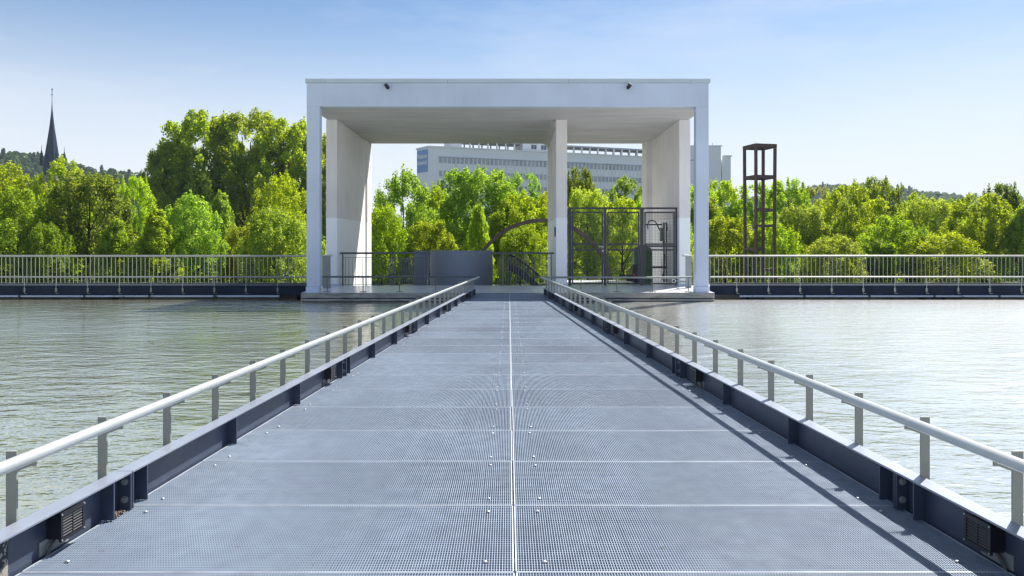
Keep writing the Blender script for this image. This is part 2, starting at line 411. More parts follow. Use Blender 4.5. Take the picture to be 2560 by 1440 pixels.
for s in (-1, 1):
    web = MB(); strip(web, s, .020, .032, -.14, ZB-.014, Y0B, Y1B)
    beam = web.build('edge_beam', M['navy'], bridge)
    ends = [Y0B] + [j for j in JO if Y0B < j < Y1B] + [Y1B]
    for a, b in zip(ends[:-1], ends[1:]):
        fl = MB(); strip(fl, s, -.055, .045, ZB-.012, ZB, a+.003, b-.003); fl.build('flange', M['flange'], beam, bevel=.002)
    lf = MB(); strip(lf, s, .002, .085, -.152, -.142, Y0B, Y1B); lf.build('lower_flange', M['navy'], beam)
    for j in JO:
        for dd in (-.178, -.010, .012, .166, 1.45, 2.92):
            a = j + dd
            if a < Y0B or a > Y1B - .05: continue
            t = .005
            z0 = .004
            pl = MB(); strip(pl, s, -.052, .019, z0, ZB-.013, a-t, a+t)
            pl.build('stiffener', M['navy'], beam)
        if Y0B < j-.02 < Y1B:
            for zz in (.062, .165):
                bo = MB(); x = EX(s, -.018, j)
                bo.tube([(x, j-.017, zz), (x, j-.030, zz)], .015, 6); bo.tube([(x, j-.0165, zz), (x, j-.018, zz)], .021, 14)
                bo.build('bolt', M['greyplate'], beam, smooth=False)
# worn patch on the nearest bit of the left beam
pw = MB(); strip(pw, -1, .0165, .0195, .006, .19, 3.30, 3.46); 
tag(pw.build('peeled_paint', M['peel'], bridge), 'patch where the navy paint has peeled off')

# handrails of the bridge
def postmesh(s):
    m = MB()
    m.box(-.025, .025, -.006, .006, -.10, .547)
    # bracket arm: an upturned flat arm toward the deck, carrying the tube
    i = -s
    m.hexa([(i*.026 if i>0 else -.085,-.005,.430) if False else (min(i*.025,i*.095),-.0055,.452 if i>0 else .478),
            (max(i*.025,i*.095),-.0055,.478 if i>0 else .452),
            (max(i*.025,i*.095),.0055,.478 if i>0 else .452),
            (min(i*.025,i*.095),.0055,.452 if i>0 else .478),
            (min(i*.025,i*.095),-.0055,.480 if i>0 else .490),
            (max(i*.025,i*.095),-.0055,.490 if i>0 else .480),
            (max(i*.025,i*.095),.0055,.490 if i>0 else .480),
            (min(i*.025,i*.095),.0055,.480 if i>0 else .490)])
    a, b = sorted((i*.0955, i*.113)); m.box(a, b, -.0055, .0055, .478, .503)
    return m
ZR, RR = .529, .029
for s, side in ((-1, 'left'), (1, 'right')):
    hr = thing('handrail', 'low silver tube handrail on olive grey posts along the %s edge of the footbridge' % side, 'handrail', (EX(s, .075, 2), 2, .1),
               group='handrails of the footbridge')
    cuts = [-.5, 5.2, 11.2, 17.2, 22.0, 25.3]
    for a, b in zip(cuts[:-1], cuts[1:]):
        t = MB(); t.tube([(EX(s, -.037, a+.0015), a+.0015, ZR), (EX(s, -.037, b-.0015), b-.0015, ZR)], RR, 24)
        t.build('rail_tube', M['rail'], hr, smooth=True)
    pm = postmesh(s); pme = pm.mesh('post', M['post'])
    d = 3.568 - 4*.72
    while d < 25.0:
        inst('post', pme, hr, (EX(s, .075, d), d, 0)); d += .72

# louvred lamps fixed to the beams
LOUV = {}
def louvre(s, d, label):
    th = thing('louvred_light', label, 'light', (EX(s, .0, d+.09), d+.09, .06), group='louvred lights on the edge beams')
    face = -.058; z0, z1 = .058, .200
    h = MB(); strip(h, s, face+.012, .0185, z0+.012, z1-.012, d+.008, d+.182); h.build('housing', M['black'], th)
    f = MB()
    strip(f, s, face, face+.012, z0, z0+.016, d, d+.19); strip(f, s, face, face+.012, z1-.024, z1, d, d+.19)
    strip(f, s, face, face+.012, z0+.0165, z1-.0245, d, d+.016); strip(f, s, face, face+.012, z0+.0165, z1-.0245, d+.174, d+.19)
    strip(f, s, face+.001, face+.012, z0+.0165, z1-.0245, d+.092, d+.098)
    for k in range(7):
        z = z0 + .020 + k*.0143
        for (a, b) in ((d+.0165, d+.0915), (d+.0985, d+.1735)):
            p = lambda o, dd, zz: (EX(s, o, dd), dd, zz)
            oo = (face+.0015, face+.0105) if s > 0 else (face+.0105, face+.0015)
            za = (z+.000, z+.009) if s > 0 else (z+.009, z+.000)
            f.hexa([p(oo[0],a,za[0]),p(oo[1],a,za[1]),p(oo[1],b,za[1]),p(oo[0],b,za[0]),
                    p(oo[0],a,za[0]+.004),p(oo[1],a,za[1]+.004),p(oo[1],b,za[1]+.004),p(oo[0],b,za[0]+.004)])
    f.build('grille', M['black'] if d < 100 else M['navy'], th)
    for dd in (d+.006, d+.184):
        for zz in (z0+.007, z1-.009):
            c = MB(); x = EX(s, face-.0005, dd); c.tube([(x, dd, zz), (x - s*.003, dd, zz)], .0045, 8); c.build('screw', M['bolt'], th)
    bp = MB(); strip(bp, s, .0145, .0195, .004, .075, d-.05, d+.17); bp.build('mounting_plate', M['greyplate'], th)
    for k in range(2):
        cb = MB(); x = EX(s, .004, d); o = .015*k
        cb.tube([(x, d+.06+o, .075), (x+s*-.004, d+.03+o, .055), (x-s*.008, d-.005+o, .035), (x-s*.002, d-.02+o, .004), (x, d-.022+o, -.05)], .0055, 8)
        cb.build('cable', M['cable'], th, smooth=True)
ordn = ['nearest the camera', 'second from the camera', 'third from the camera', 'fourth from the camera', 'farthest along']
for s, side in ((-1, 'left'), (1, 'right')):
    for i, j in enumerate(JO[1:]):
        louvre(s, j - .64 if s < 0 else j - .80, 'black louvred light on the %s edge beam, %s' % (side, ordn[i]))
# a pale lid and some litter lying on the grating
ld = MB().lathe([(.062,0),(.066,.004),(.066,.010),(.058,.014),(.02,.015)], (PX(1726, 8.36)-.03, 8.30, .002), 28)
tag(ld.build('lid', M['white'], smooth=True), 'pale round lid lying on the grating under the right edge beam', 'lid')
lt = MB()
for k in range(26):
    x = EX(-1, rng.uniform(-.045,-.005), 4.25) ; y = 4.25 + rng.uniform(-.07,.06); r_ = rng.uniform(.004,.010); z = .002+rng.uniform(0,.012)
    lt.hexa([(x-r_,y-r_,z),(x+r_,y-r_*.6,z+.003),(x+r_*.8,y+r_,z),(x-r_,y+r_*.7,z+.002),(x-r_*.8,y-r_*.8,z+.008),(x+r_*.6,y-r_*.6,z+.010),(x+r_*.6,y+r_*.6,z+.009),(x-r_*.6,y+r_*.6,z+.007)])
tag(lt.build('leaf_litter', M['litter']), 'small heap of brown litter caught between two stiffeners of the left beam', 'litter')

# ------------------------------------------------------------------ platform and portico
FD = 25.55
def fz(x, y): return 0.0 if y < 25.5 else min(.095, (y-25.42)*.0355)
plat = thing('platform', 'concrete landing platform with a smooth pale floor standing in the water', 'platform', (0, 27, ZW))
q = MB()
xl, xr = PX(751.7, 25.4), PX(1787, 25.4)
xs = [xl, -6.9, -5.5, -4, -2.5, -1.2, 0.2, 1.62, 2.05, 4, 6.18, xr]
def yb(x): return 28.36 + .30*math.sin(max(0, min(1, (x+6.5)/8.2))*math.pi) if x < 1.7 else 33.2
b0 = len(q.v)
rows = [25.41, 25.5, 26.2, 27.2, 28.1]
for x in xs:
    for y in rows + [max(28.3, yb(x))]: q.v.append((x, y, fz(x, y)))
nr = len(rows)+1
for i in range(len(xs)-1):
    for k in range(nr-1):
        q.f.append((i*nr+k, (i+1)*nr+k, (i+1)*nr+k+1, i*nr+k+1))
q.build('floor', M['floor'], plat)
MB().poly([(xl, 25.41), (xr, 25.41), (xr, 28.2), (xl, 28.2)], -.175, -.004).build('slab', M['concrete'], plat, bevel=.012)
MB().poly([(xl+.02, 25.5), (xr-.02, 25.5), (xr-.02, 28.1), (xl+.02, 28.1)], -.5, -.1755).build('base', M['wood'], plat)
MB().box(xl, xr, 25.40, 25.499, -.275, -.205).build('ledge', M['concrete'], plat, bevel=.008)
MB().poly([(1.63, 28.21), (6.6, 28.21), (6.6, 33.2), (1.63, 33.2)], -.6, -.005).build('rear_slab', M['concrete'], plat)

ptc = thing('portico', 'white rendered open portico with flat roof spanning the landing', 'portico', (0, 30, 0))
OL, OR_ = PX(766.5, FD), PX(1772, FD)
ZS, ZC, ZT = 6.254, 7.047, 7.188
BK = 34.63
def pieces():
    MB().box(OL, OR_, FD, FD+.34, ZS, ZC).build('fascia', M['plaster'], ptc, bevel=.012)
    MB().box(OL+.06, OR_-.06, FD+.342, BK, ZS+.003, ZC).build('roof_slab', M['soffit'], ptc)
    cuts = [OL-.045, PX(813.5, FD), PX(1119, FD), PX(1421.5, FD), PX(1726, FD), OR_+.05]
    for a, b in zip(cuts[:-1], cuts[1:]):
        MB().box(a+.004, b-.004, FD-.035, BK+.03, ZC+.004, ZT).build('cornice', M['cornice'], ptc, bevel=.006)
    for a, b in ((OL, OL+.437), (OR_-.43, OR_)):
        c = MB().box(a, b, FD, FD+.32, .20, ZS-.0005).build('column', M['plaster'], ptc, bevel=.012)
        MB().box(a-.02, b-.03 if a < 0 else b+.02, FD-.03, FD+.36, -.003, .199).build('plinth', M['plaster'], c, bevel=.008)
    D1, D2 = 28.11, 33.6
    walls = ((PX(815, D1), PX(842.5, D1)), (PX(1390, D1), PX(1418, D1)), (PX(1698, D1), PX(1726, D1)))
    for i, (a, b) in enumerate(walls):
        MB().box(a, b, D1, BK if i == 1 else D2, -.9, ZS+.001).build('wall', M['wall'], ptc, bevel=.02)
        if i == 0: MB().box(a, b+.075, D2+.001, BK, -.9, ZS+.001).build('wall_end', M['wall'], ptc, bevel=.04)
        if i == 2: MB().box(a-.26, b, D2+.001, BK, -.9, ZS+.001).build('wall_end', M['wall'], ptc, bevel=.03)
        MB().box(a-.03, b+.03, D1-.03, D1+.6, .08, .17).build('footing', M['plaster'], ptc, bevel=.006)
    # curved haunches where the walls meet the soffit
    for x, sg in ((walls[1][0], -1),):
        h = MB(); r = .30; n = 8
        pts = [(x-sg*.02, ZS+.02)] + [(x + sg*r*(1-math.cos(k/n*math.pi/2)), ZS - r*(1-math.sin(k/n*math.pi/2))) for k in range(n+1)] + [(x+sg*r, ZS+.02)]
        y0 = lambda k: 28.6 + 0*k
        b = len(h.v)
        for (px, pz) in pts: h.v += [(px, 28.5 + 3.5*0, pz), (px, BK-.01 if sg < 0 and x < 3 else D2, pz)]
        m_ = len(pts)
        for k in range(m_): h.f.append((b+2*k, b+2*((k+1)%m_), b+2*((k+1)%m_)+1, b+2*k+1))
        h.f.append(tuple(b+2*k for k in range(m_))); h.f.append(tuple(b+2*k+1 for k in range(m_))[::-1])
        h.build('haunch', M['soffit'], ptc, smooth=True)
pieces()

# small spotlights under the cornice
for px, sg, side in ((967, 1, 'left'), (1573, -1, 'right')):
    x = PX(px, FD); z = PZ(215, FD)
    sp = thing('spotlight', 'small black spotlight under the cornice of the portico, on the %s' % side, 'spotlight', (x, FD, z), group='spotlights on the portico')
    m = MB(); a = Vector((x+sg*.07, FD-.10, z-.10)); t = Vector((x-sg*.02, FD-.20, z+.03)); dv = (t-a).normalized()
    m.tube([a, a+dv*.02, t-dv*.03, t], [.045,.062,.066,.062], 16); m.build('housing', M['black'], sp, smooth=True)
    m = MB().bar((x+sg*.07, FD-.001, z-.11), (x+sg*.06, FD-.115, z-.075), .03, .02); m.build('bracket', M['darksteel'], sp)
    m = MB().tube([t, t+dv*.006], [.055,.05], 16); m.build('lens', M['bdark'], sp)
# a small dark control box on the middle wall
cb = MB(); x = PX(1390, 28.11); cb.box(x-.045, x, 28.25, 28.42, PZ(591, 28.3), PZ(567, 28.3))
tag(cb.build('control_box', M['black'], bevel=.008), 'slim black control box on the side of the middle wall of the portico', 'control box')

# low rails along the platform edge
def low_rail_platform(label, x0, x1, posts, yy=692):
    d = 25.78; z = PZ(yy, d)
    th = thing('low_rail', label, 'railing', ((x0+x1)/2, d, 0), group='low rails on the platform edge')
    MB().tube([(x0, d, z), (x1, d, z)], .034, 14).build('rail_tube', M['inrail'] if x0 < 0 else M['greyplate'], th, smooth=True)
    for px in posts:
        x = PX(px, d)
        m = MB().box(x-.012, x+.012, d-.012, d+.012, .012, z-.02); m.box(x-.105, x+.105, d-.06, d+.06, fz(0,d)-.002, fz(0,d)+.012)
        for k in (-.08, .08): m.tube([(x+k, d, .02), (x+k, d, .035)], .014, 6)
        m.build('post', M['inrail'], th)
low_rail_platform('low grey rail along the platform edge left of the footbridge', PX(808, 25.78), PX(1190, 25.78), (818, 908, 998.8, 1089.6))
low_rail_platform('low grey rail along the platform edge right of the footbridge', PX(1357, 25.78), PX(1730, 25.78), (1452.3, 1542, 1631.4, 1720.7), 693.5)

# ------------------------------------------------------------------ walkways left and right with their fences
BD, FN = 26.6, 28.8
BALME = MB().box(-.008, .008, -.008, .008, .166, 1.17).mesh('baluster', M['fence'])
for s, side in ((-1, 'left'), (1, 'right')):
    xa = PX(772, BD) if s < 0 else PX(1775, BD); xb = s*32
    a, b = sorted((xa, xb))
    wk = thing('walkway', 'navy edged walkway over the water running %s from the portico' % side, 'walkway', (xa, 27.6, ZW), group='walkways beside the portico')
    MB().box(a, b, BD+.02, FN+.2, .08, .15).build('deck', M['greyplate'], wk)
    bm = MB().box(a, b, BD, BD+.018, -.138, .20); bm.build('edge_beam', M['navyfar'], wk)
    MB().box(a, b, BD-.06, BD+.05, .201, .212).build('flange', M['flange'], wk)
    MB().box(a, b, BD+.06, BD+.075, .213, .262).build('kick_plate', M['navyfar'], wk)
    L = abs(xb-xa)
    st = xa + s*1.0
    k = 0
    while abs(st) < 31:
        e = st + s*2.27
        x0, x1 = sorted((st+s*.02, e-s*.02))
        p = MB().tube([(x0, BD-.05, -.185), (x1, BD-.05, -.185)], .038, 12); p.build('pipe', M['pipe'], wk, smooth=True)
        c = MB(); c.box(e-.035, e+.035, BD-.10, BD-.001, -.235, -.135); c.build('pipe_clamp', M['black'], wk)
        st = e; k += 1
    for px in ((232, 272, 730) if s < 0 else (1885, 2318, 2370)):
        x = PX(px, BD+.5); m = MB().box(x-.28, x+.28, BD+.15, BD+.9, ZG, -.141); m.build('pier', M['wood'], wk)
    # low rail on brackets
    lr = thing('low_rail', 'low grey tube rail on thin brackets along the %s walkway beam' % side, 'railing', (xa, BD, .2), group='low rails along the walkways')
    zr = PZ(692.5, BD-.05)
    MB().tube([(a, BD-.05, zr), (b, BD-.05, zr)], .028, 14).build('rail_tube', M['fence'] if s > 0 else M['greyplate'], lr, smooth=True)
    pm = MB()
    pm.box(-.011, .011, -.006, .006, 0.06, zr-.02)
    pm.bar((0, 0, .065), (.035, .0, .005), .018, .012); pm.box(-.022, .022, -.002, .045, -.02, .10); pm.bar((.0, 0, -.005), (0, 0, -.09), .014, .012); pm.bar((0, -.003, -.085), (.09, -.003, -.085), .012, .014)
    for zz in (.0, .07): pm.tube([(-.03, -.012, zz), (-.03, .0, zz)], .012, 6); pm.tube([(.03, -.012, zz), (.03, .0, zz)], .012, 6)
    pme = pm.mesh('post', M['post'] if s < 0 else M['fence'])
    x = PX(379, BD) if s < 0 else PX(1841, BD)
    while x > -24: x -= 1.105
    while x < 24:
        if a+.1 < x < b: inst('post', pme, lr, (x, BD-.05, 0))
        x += 1.105
    # tall fence at the back
    fc = thing('fence', 'pale grey fence of thin upright bars behind the %s walkway' % side, 'fence', (xa, FN, .15), group='bar fences behind the walkways')
    xe = PX(806, FN) if s < 0 else PX(1733, FN)
    a2, b2 = sorted((xe, s*25))
    MB().tube([(a2, FN, 1.197), (b2, FN, 1.197)], .037, 14).build('top_rail', M['fence'], fc, smooth=True)
    MB().box(a2, b2, FN-.02, FN+.02, .150, .172).build('bottom_rail', M['fence'], fc)
    x = xe
    n = 0
    while n < 99 and abs(x) < 24.5:
        inst('baluster', BALME, fc, (x, FN, 0)); x += s*.160; n += 1
    # closing plate and the bent rail end beside the portico
    x0, x1 = (PX(807, 27.3), PX(826, 27.3)) if s < 0 else (PX(1714, 27.3), PX(1729, 27.3))
    MB().box(x0, x1, 27.30, 27.33, .07, PZ(640, 27.3)).build('end_plate', M['greyplate'], fc)
    xt = x1 + .10 if s < 0 else x0 - .14
    xs_ = x0-.05 if s < 0 else x1+.05
    MB().tube([(xs_, 27.9, 1.2), (xs_ - s*.05, 27.45, 1.205), (xt, 27.05, 1.235), (xt - s*.02, 26.98, 1.237)], .045, 12).build('rail_end', M['rail'], fc, smooth=True)

# ------------------------------------------------------------------ stair drum, inner railings, stair
dr = thing('curved_wall', 'grey blue curved stair wall rising behind the platform edge', 'wall', (-2.05, 30.4, 0))
m = MB(); cx, cy, r0, r1 = -2.05, 30.75, 1.26, 1.44; n = 40; a0, a1 = R(150), R(395)
b = 0
for k in range(n+1):
    an = a0 + (a1-a0)*k/n; c_, s_ = math.cos(an), math.sin(an)
    for (r_, z) in ((r1,-.6),(r1,1.40),(r0,1.40),(r0,-.6)): m.v.append((cx+r_*c_*(.88 if True else 1), cy+r_*s_, z))
for k in range(n):
    for e in range(4):
        e2 = (e+1) % 4; m.f.append((4*k+e, 4*(k+1)+e, 4*(k+1)+e2, 4*k+e2))
m.f.append((0,1,2,3)); m.f.append((4*n+3,4*n+2,4*n+1,4*n))
m.build('shell', M['drum'], dr, smooth=True)
sw = MB().box(PX(1035, 31.2), PX(1068, 31.2), 31.2, 31.38, -.6, PZ(627, 31.2)); sw.build('side_wall', M['drum'], dr, bevel=.02)

def inner_railing(label, x0, x1, y, bars, z0=.10, z1=PZ(633, 28.4)):
    th = thing('railing', label, 'railing', ((x0+x1)/2, y(0), .09), group='slate railings at the back of the platform')
    MB().tube([(x0+(x1-x0)*k/12, y(k/12), z1) for k in range(13)], .038, 14).build('top_rail', M['inrail'], th, smooth=True)
    MB().tube([(x0+(x1-x0)*(.03+.94*k/12), y(.03+.94*k/12), z1-.165) for k in range(13)], .010, 6).build('upper_bar', M['inrail'], th)
    MB().tube([(x0+(x1-x0)*(.03+.94*k/12), y(.03+.94*k/12), z0+.035) for k in range(13)], .010, 6).build('lower_bar', M['inrail'], th)
    for (t, w_) in bars:
        x = x0 + (x1-x0)*t; yy = y(t)
        mm = MB().box(x-w_/2, x+w_/2, yy-.008, yy+.008, z0 if w_ > .03 else z0+.035, z1-.03 if w_ > .03 else z1-.165); mm.build('baluster' if w_ <= .03 else 'post', M['inrail'], th)
x0, x1 = PX(851, 28.45), PX(1077, 28.45)
bars = [(.03,.05)] + [(.06+.036*k,.013) for k in range(14)] + [(.595,.055)] + [(.55+.021*k,.022) for k in range(2)] + [(.63+.0235*k,.024) for k in range(14)] + [(.965,.06)]
inner_railing('slate railing at the back of the platform left of the curved stair wall', x0, x1, lambda t: 28.38+.25*math.sin(t*math.pi*.55), bars)
x0, x1 = PX(1228, 28.6), PX(1385, 28.4)
bars = [(.10+.036*k,.03) for k in range(3)] + [(.19,.08)] + [(.23+.042*k,.028) for k in range(12)] + [(.52,.05)] + [(.76+.06*k,.012) for k in range(3)] + [(.955,.045)]
inner_railing('slate railing at the back of the platform right of the curved stair wall', x0, x1, lambda t: 28.62-.22*t, bars)
stt = thing('stair_flight', 'dark steel stair flight winding down behind the right slate railing', 'stairs', (0.3, 30.2, ZG))
m = MB(); n = 24
pts = []
for k in range(n+1):
    t = k/n; px = 1272 + 82*t; py = 637 + 58*t**1.35 ; d = 29.3 + .6*math.sin(t*math.pi)
    pts.append((PX(px, d), d, PZ(py, d)))
for k in range(n):
    p, q2 = pts[k], pts[k+1]; dz = .62
    m.hexa([(p[0],p[1],p[2]-dz),(q2[0],q2[1],q2[2]-dz),(q2[0],q2[1]+.03,q2[2]-dz),(p[0],p[1]+.03,p[2]-dz),(p[0],p[1],p[2]-dz+.28),(q2[0],q2[1],q2[2]-dz+.28),(q2[0],q2[1]+.03,q2[2]-dz+.28),(p[0],p[1]+.03,p[2]-dz+.28)])
m.build('stringer', M['darksteel'], stt)
MB().tube(pts, .04, 10).build('rail_tube', M['darksteel'], stt, smooth=True)
for k in range(1, n, 1):
    p = pts[k]; MB().box(p[0]-.012, p[0]+.012, p[1]-.01, p[1]+.01, p[2]-.5, p[2]).build('baluster', M['darksteel'], stt)
m = MB()
for k in range(8):
    p = pts[k*3]; m.box(p[0]-.12, p[0]+.12, p[1]+.031, p[1]+.95, p[2]-.60, p[2]-.56)
m.build('treads', M['darksteel'], stt)

# ------------------------------------------------------------------ caged plant on the right
CD = 28.45
cg = thing('wire_mesh_cage', 'dark steel wire mesh enclosure with a gate between the right walls of the portico', 'enclosure', (PX(1559, CD), CD, .1))
cz0, cz1 = .12, PZ(523, CD)
def pxz(x, y): return PX(x, CD), PZ(y, CD)
fr = MB()
for (xa, xb) in ((1421, 1428), (1509.5, 1516.5), (1600.5, 1609.5), (1689, 1697)):
    MB().box(PX(xa, CD), PX(xb, CD), CD, CD+.07, .10, cz1).build('post', M['darksteel'], cg, bevel=.004)
MB().box(PX(1421, CD), PX(1697, CD), CD-.01, CD+.08, cz1+.001, cz1+.07).build('top_bar', M['darksteel'], cg, bevel=.004)
MB().box(PX(1611, CD), PX(1688, CD), CD+.01, CD+.06, PZ(618, CD), PZ(613, CD)).build('cross_bar', M['darksteel'], cg)
leaves = ((1429.5, 1508, 'gate'), (1518, 1599, 'gate'), (1611, 1687.5, 'mesh_panel'))
for (xa, xb, nm) in leaves:
    X0, X1 = PX(xa, CD), PX(xb, CD); za, zb = .135, PZ(529, CD)
    zm0, zm1 = PZ(624, CD), PZ(611, CD)
    g = MB()
    t = .055; y0, y1 = CD+.012, CD+.052
    g.box(X0, X0+t, y0, y1, za, zb); g.box(X1-t, X1, y0, y1, za, zb)
    g.box(X0+t, X1-t, y0, y1, zb-t, zb); g.box(X0+t, X1-t, y0, y1, za, za+t)
    g.box(X0+t, X1-t, y0, y1, zm1-.02, zm1+.04); g.box(X0+t, X1-t, y0, y1, zm0-.04, zm0+.02)
    gp = g.build(nm, M['darksteel'], cg)
    wv = MB()
    x = X0+t+.03
    while x < X1-t: wv.box(x-.0032, x+.0032, CD+.028, CD+.036, za+t, zb-t); x += .057
    z = za+t+.03
    while z < zb-t: wv.box(X0+t, X1-t, CD+.037, CD+.044, z-.0026, z+.0026); z += .057
    wv.build('wire_mesh', M['darksteel'], gp)
    if xa < 1500:
        hx = PX(1507, CD)
        lk = MB().box(hx-.05, hx+.045, CD-.025, CD+.011, PZ(628, CD), PZ(613, CD)).build('lock_box', M['inrail'], gp)
        h = MB().bar((hx-.005, CD-.05, PZ(617, CD)), (hx-.16, CD-.055, PZ(617, CD)), .02, .018); h.tube([(hx, CD-.026, PZ(617, CD)), (hx, CD-.06, PZ(617, CD))], .02, 12)
        h.tube([(hx, CD-.0255, PZ(627, CD)), (hx, CD-.035, PZ(627, CD))], .03, 14)
        h.build('handle', M['white'], gp)
# tank
tx, ty = PX(1605.5, 30.3), 30.3; tr = 25*30.3/F
tk = thing('water_tank', 'green round shouldered tank inside the wire mesh cage', 'tank', (tx, ty, .1))
zt = PZ(612, 30.3) - .1
MB().lathe([(tr*.86,0),(tr,.06),(tr,zt-.30),(tr*.97,zt-.22),(tr*.85,zt-.13),(tr*.62,zt-.07),(tr*.48,zt-.05),(tr*.46,zt),(tr*.2,zt+.01)], (tx, ty, .1), 32).build('vessel', M['tank'], tk, smooth=True)
MB().lathe([(tr*1.012,0),(tr*1.012,.05)], (tx, ty, .62), 32).build('strap', M['darksteel'], tk)
pu = thing('pump', 'black pump with a red knob at the foot of the green tank', 'pump', (PX(1575, 29.6), 29.6, .1))
bx, by = PX(1586, 29.6), 29.6
m = MB().tube([(bx-.33, by, .34), (bx-.05, by, .34)], [.13,.15], 18); m.box(bx-.40, bx+.25, by-.16, by+.16, .10, .15); m.tube([(bx-.05, by, .34), (bx+.08, by, .36)], [.19,.19], 18)
m.build('motor', M['black'], pu, smooth=True)
MB().tube([(bx, by, .45), (bx, by, .86)], .09, 14).build('riser', M['black'], pu, smooth=True)
MB().tube([(bx-.01, by-.2, .46), (bx-.01, by-.28, .46)], [.055,.045], 14).build('knob', M['red'], pu, smooth=True)
MB().box(bx-.62, bx-.36, by-.08, by+.06, .38, .48).build('inlet_pipe', M['black'], pu, bevel=.02)
# cabinet, cables and pipework on the right wall
pp = thing('pipework', 'black pipes, hoses and brackets on the right wall inside the cage', 'pipework', (PX(1668, 30), 30, .1))
D = 30.4; xw = PX(1698, 28.11)
def P3(px, py, d=D): return (PX(px, d), d, PZ(py, d))
for px, r_ in ((1660, .035), (1667, .05), (1674, .04), (1681, .03), (1686, .03)):
    MB().tube([P3(px, 556), P3(px, 705)], r_, 10).build('pipe', M['black'], pp, smooth=True)
MB().bar(P3(1612, 561.5), P3(1656, 561.5), .05, .05).build('bracket', M['darksteel'], pp)
MB().bar(P3(1655, 556), P3(1655, 568), .03, .05).build('bracket', M['darksteel'], pp)
MB().bar(P3(1628, 668), P3(1668, 668), .06, .08).build('bracket', M['darksteel'], pp)
MB().tube([P3(1620, 573), P3(1619, 562), P3(1622, 553), P3(1629, 551), P3(1637, 553), P3(1643, 562), P3(1649, 575)], .024, 10).build('hose', M['black'], pp, smooth=True)
MB().tube([P3(1657, 604), P3(1659, 620), P3(1662, 640), P3(1661, 665), P3(1655, 700)], .022, 8).build('hose', M['cable'], pp, smooth=True)
MB().tube([P3(1654, 644), P3(1654.5, 672), P3(1654, 702)], .018, 8).build('hose', M['white'], pp, smooth=True)
m = MB()
for k in range(9):
    a = P3(1664+rng.uniform(0,16), 556+rng.uniform(0,6), D-.1); b_ = P3(1664+rng.uniform(0,16), 575+rng.uniform(0,20), D-.12)
    mid = ((a[0]+b_[0])/2+rng.uniform(-.1,.1), D-.16, (a[2]+b_[2])/2); m.tube([a, mid, b_], .02, 6)
m.build('cable_bundle', M['black'], pp, smooth=True)
MB().tube([P3(1680, 530, D), P3(1681, 556, D)], .015, 6).build('conduit', M['black'], pp)
ca = MB(); ca.box(PX(1652.5, 29.8), PX(1662.5, 29.8), 29.8, 30.1, PZ(603, 29.8), PZ(569, 29.8))
tag(ca.build('switch_cabinet', M['ebox'], bevel=.015), 'slim grey switch cabinet inside the wire mesh cage', 'cabinet')
# hose coupling low on the right
pc = thing('pipe_outlet', 'white pipe outlet with an open round flange beside the right wall of the portico', 'pipe', (PX(1690, 27.8), 27.8, .28))
x, z = PX(1684.5, 27.75), PZ(702.5, 27.75)
m = MB(); n = 20; b = 0
for k in range(n):
    an = 2*math.pi*k/n
    for (r_, yy) in ((.072,27.74),(.072,27.80),(.048,27.80),(.048,27.74)): m.v.append((x+r_*math.cos(an), yy, z+r_*math.sin(an)))
for k in range(n):
    k2 = (k+1) % n
    for e in range(4): m.f.append((4*k+e, 4*k+(e+1)%4, 4*k2+(e+1)%4, 4*k2+e))
m.build('flange', M['white'], pc, smooth=True)
MB().lathe([(.045,0),(.045,.002)], (0,0,0), 16)
MB().tube([(x, 27.80, z), (x, 27.84, z)], .046, 16).build('throat', M['black'], pc)
MB().tube([(x+.05, 27.84, z), (PX(1712, 27.8), 27.86, z-.03), (PX(1722, 27.8), 27.86, z-.03)], .024, 10).build('pipe', M['greyplate'], pc, smooth=True)

# ------------------------------------------------------------------ arch and rusty tower
AD = 38.0
ar = thing('steel_arch', 'brown steel half round arch standing in front of the trees', 'arch', (PX(1353, AD), AD, ZG))
cx, cz, rr = PX(1353, AD), PZ(727, AD), 176*AD/F
m = MB(); n = 56
for k in range(n+1):
    an = R(-3) + R(186)*k/n
    for (r_, yy) in ((rr-.10,AD-.3),(rr+.08,AD-.3),(rr+.08,AD+.3),(rr-.10,AD+.3)): m.v.append((cx+r_*math.cos(an), yy, cz+r_*math.sin(an)))
for k in range(n):
    for e in range(4): m.f.append((4*k+e, 4*(k+1)+e, 4*(k+1)+(e+1)%4, 4*k+(e+1)%4))
m.f.append((3,2,1,0)); m.f.append((4*n,4*n+1,4*n+2,4*n+3))
m.build('arch_band', M['brownsteel'], ar, smooth=True)

TD = 34.0
tw = thing('steel_frame_tower', 'slender rusty steel frame tower behind the right fence', 'tower', (PX(1899, TD), TD, ZG))
tcx = PX(1899, TD)
cor = [(tcx+.57, TD-.35), (tcx+.35, TD+.57), (tcx-.57, TD+.35), (tcx-.35, TD-.57)]   # right, far, left, near
ztop = PZ(363, TD); wd = .112
ang = math.atan2(cor[0][1]-cor[3][1], cor[0][0]-cor[3][0])
def lean(c, z): # the frame tapers very slightly to the foot
    k = 1 - .010*(ztop - z); return (tcx+(c[0]-tcx)*k, TD+(c[1]-TD)*k, z)
for c in cor:
    m = MB(); p, q2 = lean(c, ZG), lean(c, ztop-.161)
    m.bar(p, q2, wd, wd, up=(math.cos(ang), math.sin(ang), 0)); m.build('leg', M['rust'], tw, bevel=.008)
def ring(i, j, z, h):
    a, b_ = Vector(lean(cor[i], z)), Vector(lean(cor[j], z)); t = (b_-a).normalized()
    MB().bar(a + t*(wd/2+.001), b_ - t*(wd/2+.001), .12, h).build('cross_bar', M['rust'], tw)
